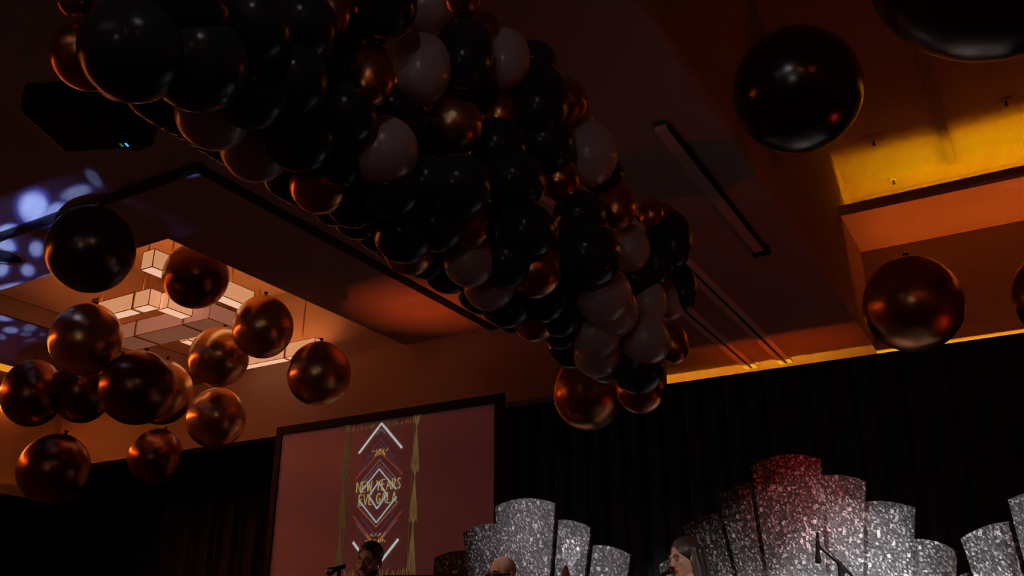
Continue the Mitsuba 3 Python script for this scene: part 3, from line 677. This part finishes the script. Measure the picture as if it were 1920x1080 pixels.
def socket(v):
    """eye hollows, closed lids and a mouth line pressed into the head's vertices"""
    v = v.copy()
    for s in (-1, 1):
        d = np.linalg.norm((v - np.array([s * .031, -.088, .000])) / np.array([.018, .03, .011]), axis=1)
        v[:, 1] += .011 * np.exp(-d ** 2)
        d = np.linalg.norm((v - np.array([s * .031, -.080, -.002])) / np.array([.012, .03, .006]), axis=1)
        v[:, 1] -= .006 * np.exp(-d ** 2)
    return v
def hand_parts(wrist, d, side):
    """palm, four unequal curled fingers and a thumb; d = direction of the hand"""
    wrist, d = np.array(wrist, float), np.array(d, float); d /= np.linalg.norm(d)
    a = np.cross(d, [0, 0, 1.0]); a /= np.linalg.norm(a); n = np.cross(a, d)
    out = [bone((wrist, .024), (wrist + d * .03 + a * .02, .018), (wrist + d * .03 - a * .02, .018), (wrist + d * .085 + a * .032, .013), (wrist + d * .085 - a * .032, .013))]
    for j, L in enumerate((.068, .078, .072, .056)):
        b0 = wrist + d * .085 + a * (.032 - .0215 * j)
        b1 = b0 + d * L * .45 - n * .012
        b2 = b1 + d * L * .20 - n * L * .35
        b3 = b2 - d * L * .12 - n * L * .22
        out += [bone((b0, .0095), (b1, .009)), bone((b1, .009), (b2, .0085)), bone((b2, .0085), (b3, .0078))]
    t0 = wrist + d * .025 + a * .03 * side; t1 = t0 + d * .035 + a * .028 * side - n * .01; t2 = t1 + d * .03 - n * .012
    return out + [bone((t0, .013), (t1, .011)), bone((t1, .011), (t2, .0095))]
def person(pos, face, pitch, roll, skin, label, hairstyle, cloth, arms):
    """pos: the point between the eyes; face: heading of the gaze in the xy plane"""
    k = thing('person')
    ex, ey, ez = pos
    g = math.atan2(face[0], -face[1])                     # turn from -y
    R = trimesh.transformations.euler_matrix(0, 0, g)[:3, :3]
    hd = trimesh.transformations.euler_matrix(pitch, roll, 0)[:3, :3]
    ht = ez - .5                                          # eye height above the stage
    s = ht / 1.60
    top = np.array([ex, ey, ez])
    def W(p): return np.array([ex, ey, .5]) + R @ (np.array(p, float) * s)
    # body joints in a local frame with the feet at z = 0, facing -y; the eyes at (0, -.06, 1.60)
    J = dict(neck0=(0, .05, 1.40), neck1=(0, .02, 1.52), chest=(0, .05, 1.25), waist=(0, .05, 1.05), hip=(0, .05, .92))
    skinp, clothp = [], []
    hp = union(head_parts(.94 if hairstyle == 'long' else 1.0))
    head = to_tri(hp, .006, 6)
    head.vertices = socket(np.array(head.vertices))
    hm = m3.Manifold(m3.Mesh(np.array(head.vertices, np.float32), np.array(head.faces, np.uint32)))
    def to_head(m): # manifold in head space -> world
        A = np.eye(4)[:3]; A[:, :3] = R @ hd; A[:, 3] = top
        return m.transform(A.tolist())
    base = top + R @ hd @ np.array([0, .03, -.06])
    skinp.append(bone((base, .055), (W(J['neck1']), .052), (W(J['neck0']), .060)))
    def limb(pts, rs, out):
        for i in range(len(pts) - 1):
            out.append(bone((W(pts[i]), rs[i] * s), (W(pts[i + 1]), rs[i + 1] * s)))
    f = .86 if hairstyle == 'long' else 1.0
    for out, g2 in ((skinp, 0.0), (clothp, .012)):
        out.append(bone((W((-.13 * f, .05, 1.34)), .06 * f + g2), (W((.13 * f, .05, 1.34)), .06 * f + g2), (W((-.10 * f, .05, 1.18)), .09 * f + g2), (W((.10 * f, .05, 1.18)), .09 * f + g2)))
        out.append(bone((W((-.10 * f, .05, 1.18)), .09 * f + g2), (W((.10 * f, .05, 1.18)), .09 * f + g2), (W((-.08 * f, .05, 1.02)), .085 * f + g2), (W((.08 * f, .05, 1.02)), .085 * f + g2)))
        out.append(bone((W((-.08 * f, .05, 1.02)), .085 * f + g2), (W((.08 * f, .05, 1.02)), .085 * f + g2), (W((-.09, .05, .90)), .095 + g2), (W((.09, .05, .90)), .095 + g2)))
        for sd in (-1, 1):
            limb([(sd * .095, .05, .88), (sd * .105, .03, .48), (sd * .11, .06, .10)], [.085 + g2, .058 + g2, .040 + g2], out)
            a = arms[0 if sd < 0 else 1]
            limb([(sd * .185 * f, .05, 1.36), a[0], a[1]], [.052 * f + g2, .040 * f + g2, .028 * f + g2], out)
    for sd in (-1, 1):
        a = arms[0 if sd < 0 else 1]
        dirv = R @ (np.array(a[1]) - np.array(a[0]))
        skinp += hand_parts(W(a[1]), dirv, -sd)
        skinp.append(bone((W((sd * .11, .07, .05)), .040 * s), (W((sd * .125, -.09, .025)), .030 * s)))
    body = union(skinp)
    body = to_tri(body, .02, 6)
    bm = m3.Manifold(m3.Mesh(np.array(body.vertices, np.float32), np.array(body.faces, np.uint32)))
    whole = (bm + to_head(hm)).to_mesh()
    skin_tri = trimesh.Trimesh(whole.vert_properties[:, :3], whole.tri_verts, process=False)
    add(k + '__body', skin_tri, skin, smooth=True)
    cl = to_tri(union(clothp), .03, 6)
    add(k + '__clothing', cl, cloth, smooth=50)
    for sd in (-1, 1):
        sh = bone((W((sd * .11, .085, .05)), .048 * s), (W((sd * .125, -.095, .03)), .036 * s))
        add(k + '__shoe', to_tri(sh, .02, 3), 'm_black', smooth=50)
    def put(m, name, mat, L=.006, it=4):
        t = to_tri(to_head(m), L, it)
        add(k + '__' + name, t, mat, smooth=60)
    if hairstyle == 'short':
        cap = ell((0, .022, .045), (.082, .102, .090)) - m3.Manifold.cube((.3, .2, .2), True).translate((0, -.155, -.045)) - m3.Manifold.cube((.3, .3, .16), True).translate((0, -.075, -.06))
        cap = cap - ell((0, -.085, .035), (.062, .05, .042))
        put(cap, 'hair', 'm_hair')
        put(union([bone(((-.05, -.02, -.065), .026), ((-.03, -.066, -.098), .022), ((.03, -.066, -.098), .022), ((.05, -.02, -.065), .026), ((0, -.064, -.110), .018))]) - ell((0, -.10, -.045), (.045, .05, .038)), 'beard', 'm_hair')
        put(bone(((-.022, -.094, -.050), .0055), ((0, -.102, -.046), .006), ((.022, -.094, -.050), .0055)), 'moustache', 'm_hair', .003, 2)
    if hairstyle == 'bald':
        fr = [bone(((x - .022, -.086, .002), .013), ((x + .022, -.084, .002), .013)) for x in (-.034, .034)] + [bone(((-.012, -.098, .006), .004), ((.012, -.098, .006), .004)), bone(((-.066, -.07, .004), .004), ((-.08, .02, .002), .004)), bone(((.066, -.07, .004), .004), ((.08, .02, .002), .004))]
        put(union(fr), 'sunglasses', 'm_black', .004, 2)
    if hairstyle == 'long':
        crown = ell((0, .028, .038), (.086, .104, .094)) - ell((0, -.105, -.02), (.060, .085, .098))
        locks = [bone(((-.070, .03, .04), .034), ((-.078, .03, -.10), .032), ((-.095, .03, -.30), .026), ((-.10, .00, -.42), .012)),
                 bone(((.070, .03, .04), .034), ((.080, .03, -.10), .034), ((.100, .03, -.30), .028), ((.105, .00, -.42), .012)),
                 bone(((-.05, .085, .02), .045), ((.05, .085, .02), .045), ((-.06, .10, -.28), .03), ((.06, .10, -.28), .03), ((0, .09, -.42), .02))]
        put(union([crown] + locks), 'hair', 'm_hair', .008, 4)
        lips = union([bone(((-.022, -.090, -.067), .004), ((-.006, -.099, -.062), .006), ((.006, -.099, -.062), .006), ((.022, -.090, -.067), .004)), bone(((-.018, -.091, -.071), .004), ((0, -.098, -.075), .0075), ((.018, -.091, -.071), .004))])
        put(lips, 'lips', 'm_lip', .003, 2)
        add_earring = ball((.075, .0, -.05), .006)
        put(add_earring, 'earring', 'm_metal', .003, 1)
    else:
        put(union([bone(((-.018, -.093, -.066), .004), ((0, -.100, -.066), .006), ((.018, -.093, -.066), .004))]), 'lips', 'm_skin_dark', .003, 2)
    for sd in (-1, 1):
        put(bone(((sd * .014, -.097, .022), .0032), ((sd * .030, -.094, .027), .0036), ((sd * .047, -.080, .020), .0026)), 'eyebrow', 'm_hair', .003, 1)
        put(bone(((sd * .020, -.087, -.003), .0022), ((sd * .031, -.0905, -.006), .0026), ((sd * .043, -.081, -.003), .0022)), 'eyelashes', 'm_hair', .003, 1)
    tag(k, label, 'person')
    return k, W
person(MAN, (.22, -.95), .12, .05, 'm_skin_dark', 'dark haired bearded man on stage in front of the projection screen', 'short', 'm_suit',
       [((-.27, .0, 1.12), (-.12, -.22, 1.14)), ((.27, .0, 1.12), (.12, -.24, 1.08))])
person(BALD, (-.25, -.97), .10, .0, 'm_skin', 'bald man in dark glasses in front of the left group of glitter panels', 'bald', 'm_suit',
       [((-.27, .02, 1.10), (-.10, -.22, 1.05)), ((.27, .0, 1.12), (.2, -.25, 1.2))])
person(WOMAN, (-.48, -.88), .18, .0, 'm_skin', 'woman with long black hair and red lips singing beside the tall glitter panels', 'long', 'm_cloth',
       [((-.24, .02, 1.10), (-.14, -.2, 1.0)), ((.24, .02, 1.10), (.14, -.2, 1.0))])

def lathe(profile, a, b, n=18):
    """profile of (radius, distance along a->b)"""
    a, b = np.array(a, float), np.array(b, float)
    d = (b - a) / np.linalg.norm(b - a)
    m = trimesh.creation.revolve(np.array(profile), sections=n)
    if m.volume < 0: m.invert()
    m.apply_transform(trimesh.geometry.align_vectors([0, 0, 1], d)); m.apply_translation(a)
    return m
# boom microphone by the right glitter panels
k = thing('microphone_stand')
BT, BB_, BM, A1, A2 = (np.array(q) for q in MICB)
L = np.linalg.norm(BB_ - BT)
add(k + '__microphone', lathe([(0, 0), (.008, 0), (.0085, .022 * L / .2), (.010, .05), (.0135, .06), (.0135, L * .45), (.011, L * .62), (.0125, L * .72), (.017, L * .80), (.018, L - .008), (.012, L), (0, L)], BT, BB_), 'm_black', smooth=35)
add(k + '__microphone__silver_ring', lathe([(0, 0), (.0115, 0), (.0115, .018), (0, .018)], BT + (BB_ - BT) * .16, BT + (BB_ - BT) * .30), 'm_metal', smooth=35)
add(k + '__boom_arm', tube([BM, BM + (A1 - BM) * .2 + np.array([0, 0, -.006]), A1, A2, A2 + (A2 - A1) * 1.2], [.008, .007, .009, .009, .009], 10), 'm_black', smooth=40)
add(k + '__boom_clutch', cat(tube([A1 + np.array([-.02, 0, .02]), A1 + np.array([.012, 0, -.035])], [.017, .022], 12), tube([A1 + np.array([-.012, 0, -.01]), A1 + np.array([-.012, .0, -.12])], [.020, .016], 12)), 'm_black', smooth=35)
add(k + '__pole', tube([A1 + np.array([-.012, 0, -.1]), (A1[0] - .012, A1[1], .56)], .011, 12), 'm_black', smooth=40)
for t in range(3):
    w = t * 2.094 + .3
    add(k + '__leg', tube([(A1[0] - .012, A1[1], .62), (A1[0] - .012 + .3 * math.cos(w), A1[1] + .3 * math.sin(w) * .8 - .05, .512)], .009, 8), 'm_black', smooth=40)
add(k + '__cable', tube([BT, BT + np.array([.004, 0, .02]), BT + np.array([.022, 0, .016]), BT + np.array([.04, 0, -.02]), BM + np.array([.035, 0, .005]), BM + (A1 - BM) * .55 + np.array([.004, 0, .012]), A1 + np.array([0, 0, .012])], .0028, 6), 'm_black', smooth=40)
tag(k, 'black boom microphone hanging on its stand before the tallest glitter panel', 'microphone')

k = thing('vocal_microphone')
WT, WE = np.array(WMIC[0]), np.array(WMIC[1])
add(k + '__grille', lathe([(0, 0), (.012, .003), (.020, .014), (.022, .026), (.018, .042), (.014, .046), (0, .046)], WT, WE), 'm_dark', smooth=40)
add(k + '__handle', lathe([(0, 0), (.014, 0), (.011, .12), (.011, .15), (0, .15)], WT + (WE - WT) / np.linalg.norm(WE - WT) * .046, WE), 'm_black', smooth=40)
bs = WT + (WE - WT) / np.linalg.norm(WE - WT) * .12
add(k + '__stand_pole', tube([bs + np.array([0, 0, -.012]), (bs[0], bs[1], .53)], .011, 12), 'm_black', smooth=40)
add(k + '__stand_base', lathe([(0, 0), (.13, 0), (.13, .012), (.03, .03), (0, .03)], (bs[0], bs[1], .501), (bs[0], bs[1], .6), 28), 'm_black', smooth=30)
tag(k, 'black microphone on a stand in front of the woman singing', 'microphone')

k = thing('microphone')
a, b = np.array((-3.761, 4.281, 1.915)), np.array((-3.694, 4.309, 1.938))
add(k + '__grille', lathe([(0, 0), (.014, .003), (.024, .016), (.026, .03), (.02, .05), (0, .052)], a, b), 'm_metal', smooth=40)
add(k + '__handle', lathe([(0, 0), (.016, 0), (.012, .07), (0, .07)], a + (b - a) / np.linalg.norm(b - a) * .05, b), 'm_black', smooth=40)
add(k + '__stand_pole', tube([a + (b - a) * 1.1 + np.array([0, 0, -.01]), (-3.674, 4.319, .53)], .011, 12), 'm_black', smooth=40)
add(k + '__stand_base', lathe([(0, 0), (.13, 0), (.13, .012), (.03, .03), (0, .03)], (-3.674, 4.319, .501), (-3.674, 4.319, .6), 28), 'm_black', smooth=30)
tag(k, 'microphone with a silver grille at the lower edge, left of the bearded man', 'microphone')

k = thing('music_stand')
add(k + '__desk', cat(bx(-.27, .27, -.008, .008, -.17, .17), bx(-.27, .27, -.045, .0, -.172, -.16)), 'm_black')
mt = trimesh.transformations.euler_matrix(-.25, 0, .53); mt[:3, 3] = (-3.44, 4.66, 1.748)
dk = cat(bx(-.16, .16, -.008, .008, -.17, .17), bx(-.16, .16, -.045, .0, -.172, -.16)); dk.apply_transform(mt)
scene[k + '__desk'] = mikit.ply(dk, 'm_black')
add(k + '__pole', tube([(-3.44, 4.67, 1.72), (-3.44, 4.67, .53)], .012, 10), 'm_black', smooth=40)
for t in range(3):
    add(k + '__leg', tube([(-3.44, 4.67, .6), (-3.44 + .26 * math.cos(t * 2.094), 4.67 + .26 * math.sin(t * 2.094), .51)], .009, 8), 'm_black', smooth=40)
tag(k, 'black music stand whose top edge shows right of the bearded man', 'music stand')

# electric bass held upright by the bald man: its headstock shows beside him
k = thing('electric_guitar')
hd_ = Polygon([(-.022, 0), (.022, 0), (.034, .05), (.030, .12), (.012, .17), (-.002, .185), (-.020, .15), (-.034, .06)])
def gp(m, z): 
    m.apply_transform(trimesh.transformations.rotation_matrix(.10, (0, 1, 0))); m.apply_translation((-2.845, 5.56, z)); return m
add(k + '__headstock', gp(extr_xz(hd_, -.012, .012), 1.825), 'm_wood')
add(k + '__neck', gp(bx(-.021, .021, -.012, .012, -.62, .0), 1.825), 'm_wood')
gb = Polygon([(-.03, 0), (.03, 0), (.13, -.02), (.17, -.12), (.13, -.22), (.18, -.34), (.10, -.46), (0, -.48), (-.10, -.46), (-.18, -.34), (-.13, -.22), (-.17, -.10), (-.12, -.02)]).buffer(.02)
add(k + '__body', gp(extr_xz(gb, -.02, .022), 1.825 - .60), 'm_suit')
for t in range(4):
    s = -1 if t < 2 else 1
    add(k + '__tuning_peg', gp(bx(s * .030, s * .052, -.006, .006, .04 + .05 * (t % 2), .055 + .05 * (t % 2)), 1.825), 'm_metal')
tag(k, 'guitar whose pale wooden headstock tip shows right of the bald man', 'guitar')

# ------------------------------------------------------------------ unseen lamps: a follow spot, ceiling lamps, an added red tint, stage lamps
def lamp(p, r, e, label, weight=.7):
    k = thing('unseen_lamp')
    p = np.array(p, float)
    s = trimesh.creation.icosphere(subdivisions=2, radius=r); s.apply_translation(p)
    add(k + '__bulb', s, 'm_black', emit=e, weight=weight)
    add(k + '__housing', tube([p + np.array([0, -r * 1.4, 0]), p + np.array([0, -r * 1.4 - .3, .05])], [r * 1.6, r * 1.9], 16), 'm_black', smooth=40)
    tag(k, label, 'spotlight')
lamp((.25, -6.0, 2.5), .04, (310, 300, 300), 'white follow spot at the back of the room', 5)
lamp((-.55, .25, 4.42), .02, (290, 285, 300), 'small ceiling spotlight above the balloon garland', 4)
lamp((2.2, -4.8, 4.4), .09, (30, 10, 1.4), 'amber ceiling lamp behind the camera')
lamp((4.4, -2.8, 4.3), .09, (30, 4, 1.5), 'unseen red lamp added behind the camera to tint the room')  # added to give the whole room a red tint
lamp((-3.0, 9.1, 1.5), .02, (60, 9, .5), 'orange stage lamp behind the glitter panels')
lamp((-1.2, 9.1, 1.5), .02, (60, 7, .5), 'red stage lamp behind the glitter panels')
